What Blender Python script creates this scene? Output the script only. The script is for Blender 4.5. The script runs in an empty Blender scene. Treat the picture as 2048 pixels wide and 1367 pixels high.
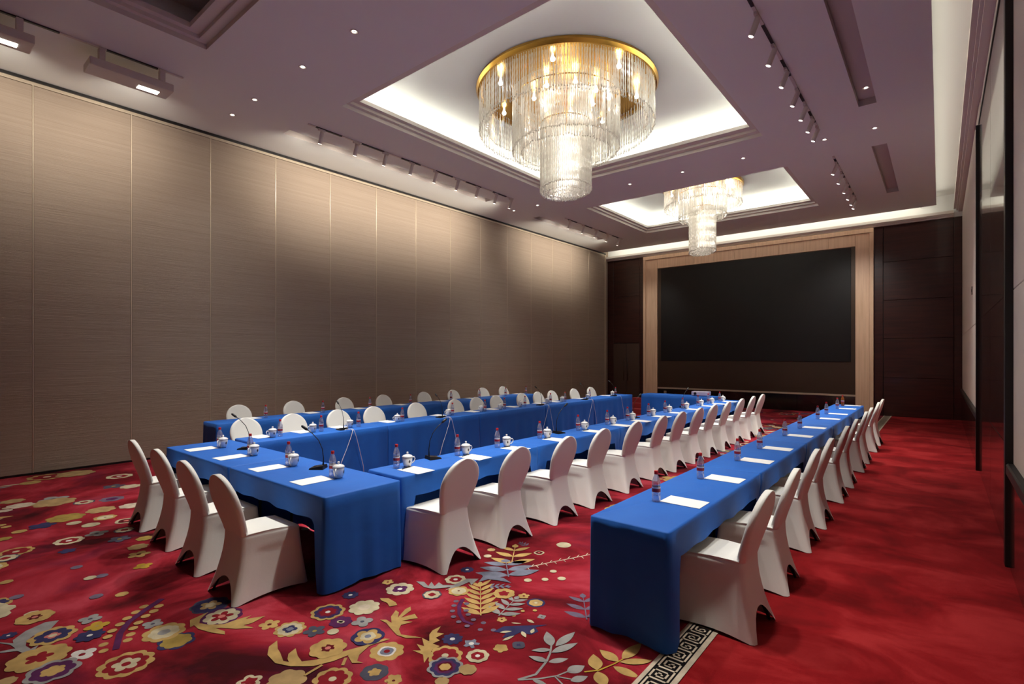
import bpy, bmesh, math, random
from mathutils import Vector, Matrix
R = random.Random(7)
C = bpy.context.scene.collection
PI = math.pi
# ------------------------------------------------------------------ camera
F, VX, HY, H = 1040.0, 1880.0, 711.0, 1.83          # focal length in px, depth vanishing point, horizon row, eye height
YAW = math.atan((VX-1024)/F)
cam = bpy.data.objects.new('camera', bpy.data.cameras.new('camera')); C.objects.link(cam)
cam.location = (0, 0, H); cam.rotation_euler = (PI/2, 0, YAW)
cam.data.sensor_width = 36.0; cam.data.lens = F/2048*36.0
cam.data.shift_y = (HY-683.5)/2048
cam.data.clip_start = 0.02; cam.data.clip_end = 100
bpy.context.scene.camera = cam
FW = (-math.sin(YAW), math.cos(YAW)); RT = (math.cos(YAW), math.sin(YAW))
def gz(x, y, z=0.0):
    """pixel of the photograph -> point on the horizontal plane at height z"""
    u = (x-1024)/F; v = (HY-y)/F
    t = (z-H)/v
    return ((FW[0]+u*RT[0])*t, (FW[1]+u*RT[1])*t)
# ------------------------------------------------------------------ world, exposure
w = bpy.data.worlds.new('world'); bpy.context.scene.world = w; w.use_nodes = True
w.node_tree.nodes['Background'].inputs[0].default_value = (0.02, 0.018, 0.016, 1)
w.node_tree.nodes['Background'].inputs[1].default_value = 0.3
vs = bpy.context.scene.view_settings
vs.view_transform = 'Standard'; vs.look = 'None'; vs.gamma = 1.0; vs.use_curve_mapping = False
vs.exposure = 1.68
cy = bpy.context.scene.cycles
cy.max_bounces = 7; cy.diffuse_bounces = 4; cy.glossy_bounces = 3; cy.transmission_bounces = 4; cy.transparent_max_bounces = 20
cy.caustics_reflective = False; cy.caustics_refractive = False; cy.sample_clamp_indirect = 4.0
cy.use_denoising = True; cy.use_adaptive_sampling = True; cy.adaptive_threshold = 0.03
# ------------------------------------------------------------------ cove lamps (LED strips in the ceiling troughs)
COVE_W, RIM_W = 1.7, 0.42                     # watts per metre of strip
def strip(name, p, q, direction, width, watt_m, col, parent_label=None):
    p = Vector(p); q = Vector(q); L = (q-p).length
    ld = bpy.data.lights.new(name, 'AREA'); ld.shape = 'RECTANGLE'; ld.size = L; ld.size_y = width
    ld.energy = watt_m*L; ld.color = col
    o = bpy.data.objects.new(name, ld); C.objects.link(o)
    o.location = (p+q)/2
    xa = (q-p).normalized(); za = -Vector(direction).normalized(); za = (za - xa*za.dot(xa)).normalized(); ya = za.cross(xa)
    o.rotation_euler = Matrix((xa, ya, za)).transposed().to_euler()
    return o
WARM = (1.0, 0.90, 0.77); NEUT = (1.0, 0.98, 0.92)
COFX = (-7.87, -2.65); LIPX = (-7.71, -2.81); UPX = (-8.09, -2.43)
COF = [dict(y=(-3.6, 2.88), lip=(-3.4, 2.62), up=(-3.7, 3.06), lit=False),
       dict(y=(5.0, 10.85), lip=(5.24, 10.55), up=(4.78, 11.07), lit=True),
       dict(y=(12.95, 16.90), lip=(13.19, 16.66), up=(12.73, 17.12), lit=True)]
CEIL, LEDGE, LIPTOP, UPZ = 6.08, 6.20, 6.27, 6.68
for cf in COF:
    if not cf['lit']: continue
    y0, y1 = cf['up']; z = LIPTOP+0.05; g = 0.14
    strip('cove_strip_lamp', (UPX[0]+g, y0+.3, z), (UPX[0]+g, y1-.3, z), (-1, 0, .25), .06, COVE_W, NEUT)
    strip('cove_strip_lamp', (UPX[1]-g, y0+.3, z), (UPX[1]-g, y1-.3, z), (1, 0, .25), .06, COVE_W, NEUT)
    strip('cove_strip_lamp', (UPX[0]+.3, y0+g, z), (UPX[1]-.3, y0+g, z), (0, -1, .25), .06, COVE_W, NEUT)
    strip('cove_strip_lamp', (UPX[0]+.3, y1-g, z), (UPX[1]-.3, y1-g, z), (0, 1, .25), .06, COVE_W, NEUT)
strip('perimeter_strip_lamp', (-0.12, 0.5, 6.22), (-0.12, 18.8, 6.22), (1, 0, .25), .05, RIM_W, WARM)
strip('perimeter_strip_lamp', (-10.6, 18.99, 6.22), (-0.2, 18.99, 6.22), (0, 1, .1), .05, RIM_W*2.2, WARM)
SPOT_W, WASH_W, CHAND_W = 100.0, 25.0, 15.0    # watts: one downlight, one wall washer, one chandelier ring
def spot(name, loc, target, watt, cone, col=NEUT, blend=1.0, rad=.12):
    ld = bpy.data.lights.new(name, 'SPOT'); ld.energy = watt; ld.spot_size = math.radians(cone); ld.spot_blend = blend
    ld.color = col; ld.shadow_soft_size = rad
    o = bpy.data.objects.new(name, ld); C.objects.link(o); o.location = loc
    o.rotation_euler = (Vector(target)-Vector(loc)).to_track_quat('-Z', 'Y').to_euler()
    return o
# ------------------------------------------------------------------ materials
def lin(c):
    return tuple((v/255/12.92 if v/255 <= .04045 else ((v/255+.055)/1.055)**2.4) for v in c)
def rgba(c): return (*lin(c), 1)
def mat(name, col, rough=.6, metal=0.0, spec=.5, noise=None, bump=None, var=None, emit=None, sheen=0, coat=0, obj=True):
    """col sRGB 0-255; var=(col2, scale, stretch) mixes a second colour by noise; bump=(scale, strength, stretch)"""
    m = bpy.data.materials.new(name); m.use_nodes = True
    nt = m.node_tree; b = nt.nodes['Principled BSDF']
    b.inputs['Base Color'].default_value = rgba(col); b.inputs['Roughness'].default_value = rough
    b.inputs['Metallic'].default_value = metal; b.inputs['Specular IOR Level'].default_value = spec
    b.inputs['Sheen Weight'].default_value = sheen; b.inputs['Coat Weight'].default_value = coat
    if emit: b.inputs['Emission Color'].default_value = rgba(emit[0]); b.inputs['Emission Strength'].default_value = emit[1]
    tc = None
    def coords(stretch):
        nonlocal tc
        if tc is None: tc = nt.nodes.new('ShaderNodeTexCoord')
        mp = nt.nodes.new('ShaderNodeMapping'); mp.inputs['Scale'].default_value = stretch
        nt.links.new(tc.outputs['Object'], mp.inputs['Vector']); return mp.outputs[0]
    if var:
        n = nt.nodes.new('ShaderNodeTexNoise'); n.inputs['Scale'].default_value = var[1]; n.inputs['Detail'].default_value = 5
        nt.links.new(coords(var[2]), n.inputs['Vector'])
        rp = nt.nodes.new('ShaderNodeValToRGB'); rp.color_ramp.elements[0].position = .35; rp.color_ramp.elements[1].position = .68
        rp.color_ramp.elements[0].color = rgba(col); rp.color_ramp.elements[1].color = rgba(var[0])
        nt.links.new(n.outputs['Fac'], rp.inputs['Fac']); nt.links.new(rp.outputs['Color'], b.inputs['Base Color'])
    if bump:
        n = nt.nodes.new('ShaderNodeTexNoise'); n.inputs['Scale'].default_value = bump[0]; n.inputs['Detail'].default_value = 4
        nt.links.new(coords(bump[2]), n.inputs['Vector'])
        bp = nt.nodes.new('ShaderNodeBump'); bp.inputs['Strength'].default_value = bump[1]; bp.inputs['Distance'].default_value = .02
        nt.links.new(n.outputs['Fac'], bp.inputs['Height']); nt.links.new(bp.outputs['Normal'], b.inputs['Normal'])
    return m
def clear_mat(name, tint, trans, rough=.05, translucent=None):
    """thin clear plastic or crystal: part see-through, part gloss, part translucent"""
    m = bpy.data.materials.new(name); m.use_nodes = True; nt = m.node_tree
    for n in list(nt.nodes): nt.nodes.remove(n)
    out = nt.nodes.new('ShaderNodeOutputMaterial')
    tr = nt.nodes.new('ShaderNodeBsdfTransparent'); tr.inputs[0].default_value = rgba(tint)
    gl = nt.nodes.new('ShaderNodeBsdfGlossy'); gl.inputs['Roughness'].default_value = rough
    a = gl
    if translucent:
        tl = nt.nodes.new('ShaderNodeBsdfTranslucent'); tl.inputs[0].default_value = rgba(translucent[0])
        df = nt.nodes.new('ShaderNodeBsdfDiffuse'); df.inputs[0].default_value = rgba(translucent[0])
        m1 = nt.nodes.new('ShaderNodeMixShader'); m1.inputs[0].default_value = .5
        nt.links.new(tl.outputs[0], m1.inputs[1]); nt.links.new(df.outputs[0], m1.inputs[2])
        m2 = nt.nodes.new('ShaderNodeMixShader'); m2.inputs[0].default_value = translucent[1]
        nt.links.new(gl.outputs[0], m2.inputs[1]); nt.links.new(m1.outputs[0], m2.inputs[2]); a = m2
    lw = nt.nodes.new('ShaderNodeLayerWeight'); lw.inputs[0].default_value = .25
    mp = nt.nodes.new('ShaderNodeMapRange'); mp.inputs['To Min'].default_value = 1-trans; mp.inputs['To Max'].default_value = min(1, 1-trans+.5)
    nt.links.new(lw.outputs['Facing'], mp.inputs['Value'])
    mx = nt.nodes.new('ShaderNodeMixShader')
    nt.links.new(mp.outputs[0], mx.inputs[0]); nt.links.new(tr.outputs[0], mx.inputs[1]); nt.links.new(a.outputs[0], mx.inputs[2])
    nt.links.new(mx.outputs[0], out.inputs[0])
    return m
M = {}
M['plaster'] = mat('white_plaster', (240, 243, 239), .75, spec=.2)
M['plaster2'] = mat('white_moulding', (226, 219, 210), .6, spec=.3)
M['fabric_wall'] = mat('taupe_wall_fabric', (174, 157, 140), .62, spec=.35, var=((162, 145, 128), 3.0, (1, .15, 25)), bump=(9, .5, (1, .12, 26)))
M['alu'] = mat('champagne_trim', (205, 190, 168), .35, metal=.35)
M['black'] = mat('black_metal', (18, 16, 16), .45)
M['track'] = mat('white_lamp_metal', (214, 205, 198), .45)
M['slot'] = mat('slot_recess_paint', (206, 198, 191), .75, spec=.2)
M['oak'] = mat('pale_oak', (236, 200, 168), .38, var=((222, 184, 150), 2.2, (9, 9, .5)), bump=(6, .08, (14, 14, .6)))
M['wood'] = mat('dark_mahogany', (64, 30, 24), .33, var=((46, 21, 18), 2.0, (.7, .7, 9)), bump=(5, .05, (.6, .6, 12)), coat=.15)
M['wood_gloss'] = mat('polished_dark_veneer', (72, 52, 47), .16, var=((52, 36, 33), 2.0, (5, 5, .35)), coat=.6)
M['stone'] = mat('black_marble', (24, 19, 19), .12, var=((40, 30, 28), 3, (1, 1, 1)))
M['bronze'] = mat('bronze_panel', (74, 58, 46), .38, metal=.35)
M['screen'] = mat('black_screen', (24, 21, 21), .45, spec=.35)
M['door'] = mat('door_veneer', (78, 60, 50), .35)
M['white_wall'] = mat('white_wall_panel', (226, 214, 202), .6, spec=.25)
M['chair'] = mat('white_spandex', (242, 239, 231), .55, spec=.3, sheen=.1, bump=(60, .03, (1, 1, 1)))
M['cloth'] = mat('royal_blue_cloth', (28, 102, 194), .65, spec=.35, sheen=.04, bump=(3.2, .35, (1, 1, 1.6)), var=((24, 94, 186), 2.5, (1, 1, 1)))
M['paper'] = mat('white_paper', (245, 243, 240), .7, spec=.2)
M['ceramic'] = mat('white_ceramic', (240, 238, 236), .12, spec=.6)
M['ink'] = mat('dark_print', (60, 48, 44), .4)
M['redcap'] = mat('red_cap', (190, 26, 34), .4)
M['label'] = mat('red_label', (168, 30, 40), .45)
M['labelw'] = mat('white_label', (236, 226, 224), .45)
M['water'] = clear_mat('clear_bottle', (236, 236, 246), .70, .06, ((235, 235, 248), .35))
M['crystal'] = clear_mat('crystal_strand', (255, 253, 249), .60, .12, ((255, 252, 246), .62))
M['gold'] = mat('gold_canopy', (214, 164, 78), .22, metal=1.0)
M['bulb'] = mat('lamp_glow', (255, 246, 230), .4, emit=((255, 246, 230), 6.0))
M['lens'] = mat('lamp_lens', (255, 250, 240), .4, emit=((255, 246, 232), 2.5))
M['reflector'] = mat('chrome_reflector', (200, 196, 190), .15, metal=1.0)
M['cable'] = mat('white_cable', (236, 234, 236), .5)
M['lav'] = mat('pale_lavender_plastic', (196, 186, 206), .4)
M['redfab'] = mat('red_step_carpet', (150, 40, 44), .85)
# carpet: crimson ground with maroon and plum clouds
def carpet_mat():
    m = bpy.data.materials.new('red_carpet'); m.use_nodes = True; nt = m.node_tree; b = nt.nodes['Principled BSDF']
    b.inputs['Roughness'].default_value = .95; b.inputs['Specular IOR Level'].default_value = .1; b.inputs['Sheen Weight'].default_value = .04
    b.inputs['Sheen Roughness'].default_value = .5
    tc = nt.nodes.new('ShaderNodeTexCoord'); sep = nt.nodes.new('ShaderNodeSeparateXYZ'); nt.links.new(tc.outputs['Object'], sep.inputs[0])
    def noise(scale, detail, stretch, lac=2.0):
        mp = nt.nodes.new('ShaderNodeMapping'); mp.inputs['Scale'].default_value = stretch; nt.links.new(tc.outputs['Object'], mp.inputs[0])
        n = nt.nodes.new('ShaderNodeTexNoise'); n.inputs['Scale'].default_value = scale; n.inputs['Detail'].default_value = detail
        n.inputs['Distortion'].default_value = .6; n.inputs['Roughness'].default_value = .6; nt.links.new(mp.outputs[0], n.inputs[0]); return n.outputs['Fac']
    def ramp(fac, stops):
        r = nt.nodes.new('ShaderNodeValToRGB'); e = r.color_ramp.elements
        e[0].position, e[0].color = stops[0][0], rgba(stops[0][1]); e[1].position, e[1].color = stops[-1][0], rgba(stops[-1][1])
        for p, c in stops[1:-1]: k = e.new(p); k.color = rgba(c)
        nt.links.new(fac, r.inputs[0]); return r.outputs[0]
    def mix(f, a, b_):
        x = nt.nodes.new('ShaderNodeMix'); x.data_type = 'RGBA'; nt.links.new(f, x.inputs['Factor']); nt.links.new(a, x.inputs['A']); nt.links.new(b_, x.inputs['B']); return x.outputs['Result']
    floral = ramp(noise(.85, 6, (1, 1, 1)), [(.37, (60, 5, 12)), (.46, (118, 16, 28)), (.53, (156, 32, 46)), (.62, (182, 60, 74))])
    plum = ramp(noise(.7, 4, (1, 1, 3)), [(.54, (0, 0, 0)), (.64, (190, 190, 190))])
    plumc = nt.nodes.new('ShaderNodeRGB'); plumc.outputs[0].default_value = rgba((74, 18, 48))
    bw = nt.nodes.new('ShaderNodeRGBToBW'); nt.links.new(plum, bw.inputs[0])
    floral = mix(bw.outputs[0], floral, plumc.outputs[0])
    plain = ramp(noise(1.3, 8, (1, 1.3, 1)), [(.36, (118, 12, 16)), (.50, (146, 20, 25)), (.64, (172, 42, 44))])
    gt = nt.nodes.new('ShaderNodeMath'); gt.operation = 'GREATER_THAN'; gt.inputs[1].default_value = -1.2; nt.links.new(sep.outputs['X'], gt.inputs[0])
    nt.links.new(mix(gt.outputs[0], floral, plain), b.inputs['Base Color'])
    bp = nt.nodes.new('ShaderNodeBump'); bp.inputs['Strength'].default_value = .35; bp.inputs['Distance'].default_value = .01
    nt.links.new(noise(220, 2, (1, 1, 1)), bp.inputs['Height']); nt.links.new(bp.outputs[0], b.inputs['Normal'])
    return m
M['carpet'] = carpet_mat()
PAT = dict(gold=(196, 160, 98), cream=(206, 192, 158), tan=(184, 152, 104), olive=(170, 142, 72), yellow=(196, 158, 60), grey=(158, 154, 150), blue=(126, 128, 144),
           navy=(58, 54, 92), slate=(84, 82, 96), purple=(92, 40, 84), violet=(118, 104, 122), red=(142, 30, 40), maroon=(96, 16, 26), white=(226, 218, 210), pink=(206, 120, 110),
           bone=(214, 196, 172), ink=(20, 16, 18))
PATM = {}
for k, c in PAT.items():
    c2 = tuple(int(v*.84) for v in c)
    PATM[k] = mat('carpet_'+k, c, .95, spec=.1, var=(c2, 9.0, (1, 1, 1)), sheen=.03)
PKEYS = list(PAT)
# ------------------------------------------------------------------ mesh builder
class MB:
    def __init__(s): s.v = []; s.f = []; s.m = []
    def add(s, vs, fs, m=0):
        o = len(s.v); s.v += [tuple(p) for p in vs]; s.f += [tuple(i+o for i in f) for f in fs]; s.m += [m]*len(fs); return s
    def box(s, a, b, m=0):
        x0, y0, z0 = a; x1, y1, z1 = b
        return s.add([(x0,y0,z0),(x1,y0,z0),(x1,y1,z0),(x0,y1,z0),(x0,y0,z1),(x1,y0,z1),(x1,y1,z1),(x0,y1,z1)],
                     [(3,2,1,0),(4,5,6,7),(0,1,5,4),(1,2,6,5),(2,3,7,6),(3,0,4,7)], m)
    def lathe(s, prof, n=16, c=(0,0,0), m=0, cap=True):
        vs = [(c[0]+r*math.cos(2*PI*i/n), c[1]+r*math.sin(2*PI*i/n), c[2]+z) for r, z in prof for i in range(n)]
        fs = [(j*n+i, j*n+(i+1)%n, (j+1)*n+(i+1)%n, (j+1)*n+i) for j in range(len(prof)-1) for i in range(n)]
        if cap: fs += [tuple(range(n-1, -1, -1)), tuple(range((len(prof)-1)*n, len(prof)*n))]
        return s.add(vs, fs, m)
    def tube(s, pts, r, n=8, m=0):
        pts = [Vector(p) for p in pts]; rs = r if isinstance(r, (list, tuple)) else [r]*len(pts)
        vs = []; up = Vector((0, 0, 1))
        for i, p in enumerate(pts):
            d = (pts[min(i+1, len(pts)-1)]-pts[max(i-1, 0)]).normalized()
            a = d.cross(up if abs(d.z) < .9 else Vector((1, 0, 0))).normalized(); b = a.cross(d).normalized()
            vs += [p+(a*math.cos(2*PI*k/n)+b*math.sin(2*PI*k/n))*rs[i] for k in range(n)]
        fs = [(j*n+i, (j+1)*n+i, (j+1)*n+(i+1)%n, j*n+(i+1)%n) for j in range(len(pts)-1) for i in range(n)]
        fs += [tuple(range(n)), tuple(range(len(pts)*n-1, (len(pts)-1)*n-1, -1))]
        return s.add(vs, fs, m)
    def poly(s, pts, m=0): return s.add(pts, [tuple(range(len(pts)))], m)
    def mesh(s, name, mats, smooth=False):
        me = bpy.data.meshes.new(name); me.from_pydata(s.v, [], s.f)
        for k in (mats if isinstance(mats, (list, tuple)) else [mats]): me.materials.append(M[k] if isinstance(k, str) else k)
        me.polygons.foreach_set('material_index', s.m)
        if smooth: me.polygons.foreach_set('use_smooth', [True]*len(s.f))
        me.update(); return me
    def build(s, name, mats, parent=None, smooth=False, loc=None, auto=None):
        me = s.mesh(name, mats, smooth or auto is not None)
        if auto is not None: me.set_sharp_from_angle(angle=math.radians(auto))
        return ob(name, me, parent, loc)
def ob(name, me, parent=None, loc=None):
    o = bpy.data.objects.new(name, me); C.objects.link(o)
    if parent: o.parent = parent
    if loc: o.location = loc
    return o
def bevel_box(name, a, b, mats, parent=None, r=.004, seg=1, loc=None):
    bm = bmesh.new(); bmesh.ops.create_cube(bm, size=1)
    for v in bm.verts: v.co = Vector([(a[i]+b[i])/2+v.co[i]*(b[i]-a[i]) for i in range(3)])
    bmesh.ops.bevel(bm, geom=bm.edges[:], offset=r, segments=seg, affect='EDGES', profile=.6)
    me = bpy.data.meshes.new(name); bm.to_mesh(me); bm.free(); me.materials.append(M[mats])
    return ob(name, me, parent, loc)
def tag(o, label, cat=None, group=None, kind=None):
    o['label'] = label
    if cat: o['category'] = cat
    if group: o['group'] = group
    if kind: o['kind'] = kind
    return o
def thing(name, label, cat, loc=(0,0,0), rz=0, group=None):
    o = ob(name, None); o.location = loc; o.rotation_euler = (0, 0, rz); o.empty_display_size = .1
    return tag(o, label, cat, group)
def struct(o, label=None):
    o['kind'] = 'structure'
    if label: o['label'] = label
    return o
def dup(root, loc, rz, label, scale=None):
    r = root.copy(); C.objects.link(r); r.location = loc; r.rotation_euler = (0, 0, rz); r['label'] = label
    if scale: r.scale = scale
    for ch in root.children:
        c = ch.copy(); C.objects.link(c); c.parent = r
        for g in ch.children:
            d = g.copy(); C.objects.link(d); d.parent = c
    return r
class Proto:
    """first use moves the prototype itself, later uses copy it"""
    def __init__(s, root): s.root = root; s.used = False
    def put(s, loc, rz, label):
        if not s.used:
            s.used = True; s.root.location = loc; s.root.rotation_euler = (0, 0, rz); s.root['label'] = label; return s.root
        return dup(s.root, loc, rz, label)
ORD = 'first second third fourth fifth sixth seventh eighth ninth tenth eleventh twelfth thirteenth fourteenth'.split()
# ================================================================== THE ROOM
XL, XR, YB, YF = -10.77, 0.50, 19.5, -2.6
floor = struct(MB().box((XL-.3, YF-.2, -.1), (XR+.3, YB+.3, 0)).build('floor', 'carpet'), 'crimson carpet with floral pattern and a key border')
# ---- ceiling slab with coffer and slot openings
SLOTS = [(-1.075, -.82, 4.9, 10.63), (-1.075, -.82, 12.8, 16.72), (-9.70, -9.45, 4.9, 10.63), (-9.70, -9.45, 12.8, 16.72)]
holes = [(COFX[0], COFX[1], cf['y'][0], cf['y'][1]) for cf in COF] + SLOTS
def slab_faces(x0, x1, y0, y1, holes, z):
    xs = sorted({x0, x1, *[v for h in holes for v in h[:2] if x0 < v < x1]}); ys = sorted({y0, y1, *[v for h in holes for v in h[2:] if y0 < v < y1]})
    b = MB()
    for i in range(len(xs)-1):
        for j in range(len(ys)-1):
            cx, cy_ = (xs[i]+xs[i+1])/2, (ys[j]+ys[j+1])/2
            if any(h[0] < cx < h[1] and h[2] < cy_ < h[3] for h in holes): continue
            b.poly([(xs[i], ys[j], z), (xs[i], ys[j+1], z), (xs[i+1], ys[j+1], z), (xs[i+1], ys[j], z)])
    return b
SX1, SY1 = -.08, 18.95
b = slab_faces(XL-.1, SX1, YF, SY1, holes, CEIL)
b.box((SX1-.01, YF, CEIL+.001), (SX1, SY1, CEIL+.10)); b.box((XL, SY1-.01, CEIL+.001), (SX1, SY1, CEIL+.10))
ceiling = struct(b.build('ceiling', 'plaster'), 'white plaster ceiling with square coffers')
def ringfaces(b, r0, z0, r1, z1, m=0):
    a = [(r0[0], r0[2], z0), (r0[1], r0[2], z0), (r0[1], r0[3], z0), (r0[0], r0[3], z0)]
    c = [(r1[0], r1[2], z1), (r1[1], r1[2], z1), (r1[1], r1[3], z1), (r1[0], r1[3], z1)]
    b.add(a+c, [(i, 4+i, 4+(i+1) % 4, (i+1) % 4) for i in range(4)], m)
for cf in COF:
    r0 = (*COFX, *cf['y']); r1 = (*LIPX, *cf['lip']); r2 = (*UPX, *cf['up'])
    rm = tuple((a*.55+c*.45) for a, c in zip(r0, r1))
    b = MB(); ringfaces(b, r0, CEIL, r0, CEIL+.07); ringfaces(b, r0, CEIL+.07, rm, CEIL+.07); ringfaces(b, rm, CEIL+.07, rm, LEDGE); ringfaces(b, rm, LEDGE, r1, LEDGE); ringfaces(b, r1, LEDGE, r1, LIPTOP)
    ringfaces(b, r1, LIPTOP, r2, LIPTOP)
    b.build('coffer_moulding', 'plaster2', ceiling)
    b = MB(); ringfaces(b, r2, LIPTOP, r2, UPZ); b.poly([(r2[0], r2[2], UPZ), (r2[0], r2[3], UPZ), (r2[1], r2[3], UPZ), (r2[1], r2[2], UPZ)])
    b.build('coffer_ceiling', 'plaster', ceiling)
for s_ in SLOTS:
    b = MB(); ringfaces(b, s_, CEIL, s_, CEIL+.11); b.poly([(s_[0], s_[2], CEIL+.11), (s_[0], s_[3], CEIL+.11), (s_[1], s_[3], CEIL+.11), (s_[1], s_[2], CEIL+.11)])
    b.build('slot_recess', 'slot', ceiling)
# upper recess above the perimeter coves and a lid over everything
b = MB(); b.box((SX1-.35, YF, 6.45), (XR+.1, YB+.1, 6.5)); b.box((XL-.2, SY1-.35, 6.45), (SX1-.35, YB+.1, 6.5))
b.box((SX1-.36, YF, CEIL+.10), (SX1-.35, YB, 6.5)); b.box((XL-.2, SY1-.36, CEIL+.10), (SX1-.35, SY1-.35, 6.5))
b.build('cove_recess', 'plaster', ceiling)
b = MB(); b.box((XL-.3, YF-.1, 6.85), (XR+.3, YB+.3, 6.9)); b.build('ceiling_lid', 'plaster', ceiling)
# ---- left wall: folding partition of tall fabric panels
wl = struct(MB().box((XL-.25, YF, 0), (XL-.035, YB+.1, 6.86)).build('wall_left', 'fabric_wall'), 'tall taupe fabric partition wall')
SEAM0, SEAMD = 1.493, 1.2613
seams = [SEAM0+SEAMD*k for k in range(-4, 15)]
pm = None
for k in range(len(seams)-1):
    y0 = seams[k]; 
    o = bevel_box('panel', (XL-.04, .009, .03), (XL, SEAMD-.009, CEIL-.10), 'fabric_wall', wl, .004) if pm is None else ob('panel', pm, wl)
    pm = o.data; o.location = (0, y0, 0)
tm = None
for k in range(len(seams)):
    o = bevel_box('edge_trim', (XL-.04, -.0085, .03), (XL+.004, .0085, CEIL-.085), 'alu', wl, .002) if tm is None else ob('edge_trim', tm, wl)
    tm = o.data; o.location = (0, seams[k], 0)
MB().box((XL-.04, YF, CEIL-.095), (XL+.006, seams[-1], CEIL-.045)).build('top_rail', 'alu', wl)
MB().box((XL-.04, YF, CEIL-.045), (XL+.03, seams[-1]+.05, CEIL-.002)).build('head_track', 'black', wl)
MB().box((XL-.04, YF, 0), (XL+.008, seams[-1], .03)).build('bottom_seal', 'black', wl)
MB().box((XL-.04, seams[-1]+.009, 0), (XL+.02, seams[-1]+.07, CEIL-.05)).build('end_post', 'alu', wl)
# ---- back wall
wb = struct(MB().box((XL-.3, YB, 0), (XR+.3, YB+.1, 6.86)).build('wall_back', 'plaster'), 'end wall with dark wood panelling around a big screen')
MB().box((-11.0, YB-.012, 0), (-9.16, YB-.001, 5.78)).build('panel_backing', 'black', wb); MB().box((-1.57, YB-.012, 0), (XR+.02, YB-.001, 5.78)).build('panel_backing', 'black', wb)
def bp(x0, x1, z0, z1, m, name='panel', d=.03, r=.006, parent=wb): return bevel_box(name, (x0, YB-d, z0), (x1, YB+.01, z1), m, parent, r)
rows = [0.0, 1.16, 2.35, 3.51, 4.68, 5.78]
for i in range(5): bp(-1.33, .30, rows[i]+.006, rows[i+1]-.006, 'wood')
bp(-1.56, -1.345, 0, 5.78, 'wood', 'stile', .045)
bp(.31, XR+.02, 0, 5.78, 'wood', 'stile', .05)
for a, z0, z1 in [((-10.52, -9.36), 2.36, 4.25), ((-10.52, -9.36), 4.262, 5.78)]: bp(a[0], a[1], z0, z1, 'wood')
bp(-11.0, -10.53, 0, 5.78, 'wood', 'stile', .045); bp(-9.35, -9.165, 0, 5.78, 'wood', 'stile', .045)
d1 = struct(ob('door_1', None), 'dark double door with long bar handles'); d1.location = (-9.945, YB, 0)
for s in (-1, 1):
    lf = bevel_box('door_leaf', (min(s*.006, s*.575), -.04, .01), (max(s*.006, s*.575), .0, 2.33), 'door', d1, .004)
    hb = MB(); x = s*.085; hb.tube([(x, -.10, .82), (x, -.10, 1.72)], .016, 8)
    for z in (.92, 1.62): hb.tube([(x, -.10, z), (x, -.03, z)], .010, 6)
    hb.build('door_handle', 'bronze', lf, smooth=True)
# oak surround
t1 = struct(ob('trim_1', None), 'pale oak frame around the screen'); t1.location = (0, 0, 0)
OX0, OX1, OZ = -9.15, -1.575, 5.76; SX = (-8.57, -2.045); SZ = (.605, 5.25)
def oak(x0, x1, z0, z1, d=.12): return bevel_box('oak_board', (x0, YB-d, z0), (x1, YB-.005, z1), 'oak', t1, .003)
n = 9
for i in range(n):
    x0 = SX[0]+(SX[1]-SX[0])*i/n; x1 = SX[0]+(SX[1]-SX[0])*(i+1)/n; oak(x0+.002, x1-.002, SZ[1], OZ-.14)
for x0, x1 in ((OX0+.11, SX[0]-.002), (SX[1]+.002, OX1-.11)): oak(x0, x1, 0, OZ-.14)
oak(OX0, OX0+.105, 0, OZ-.14, .15); oak(OX1-.105, OX1, 0, OZ-.14, .15)
oak(OX0, OX1, OZ-.135, OZ, .15)
# screen
sc_ = thing('video_screen', 'large black video screen set in the pale oak frame', 'screen', ((SX[0]+SX[1])/2, YB-.02, 0))
cx = (SX[0]+SX[1])/2; hw = (SX[1]-SX[0])/2
bevel_box('display', (-hw+.14, -.075, 1.64), (hw-.12, -.03, SZ[1]-.03), 'screen', sc_, .004)
MB().box((-hw+.002, -.05, SZ[0]), (hw-.002, -.03, SZ[1]-.002)).build('backing', 'bronze', sc_)
MB().box((-hw+.002, -.03, 0.0), (hw-.002, .012, SZ[0])).build('plinth_back', 'stone', sc_)
for i in range(4):
    a = -hw+.004+(2*hw-.008)*i/4; bevel_box('plinth_slab', (a+.002, -.085, 0.0), (a+(2*hw-.008)/4-.002, -.03, SZ[0]-.06), 'stone', sc_, .003)
MB().box((-hw+.002, -.10, SZ[0]-.055), (hw-.002, -.03, SZ[0])).build('ledge', 'alu', sc_)
so = thing('wall_socket', 'small pale socket on the black plinth below the screen', 'socket', (-8.25, YB-.106, .42))
bevel_box('plate', (-.05, -.008, -.05), (.05, 0, .05), 'alu', so, .003); MB().box((-.02, -.012, -.015), (.02, -.008, .015)).build('outlet', 'black', so)
# crown moulding along the back wall
def crown(name, prof, a, bnd, axis, label):
    b = MB()
    for (d0, z0, d1, z1) in prof:
        if axis == 'y': b.box((a, YB-d1, z0), (bnd, YB-d0, z1))
        else: b.box((XR-d1, a, z0), (XR-d0, bnd, z1))
    return struct(b.build(name, 'plaster2'), label)
crown('trim_2', [(0, 5.78, .10, 5.83), (0, 5.83, .15, 5.87), (0, 5.87, .19, 5.95)], XL-.2, XR-.2, 'y', 'white cornice along the end wall')
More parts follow.
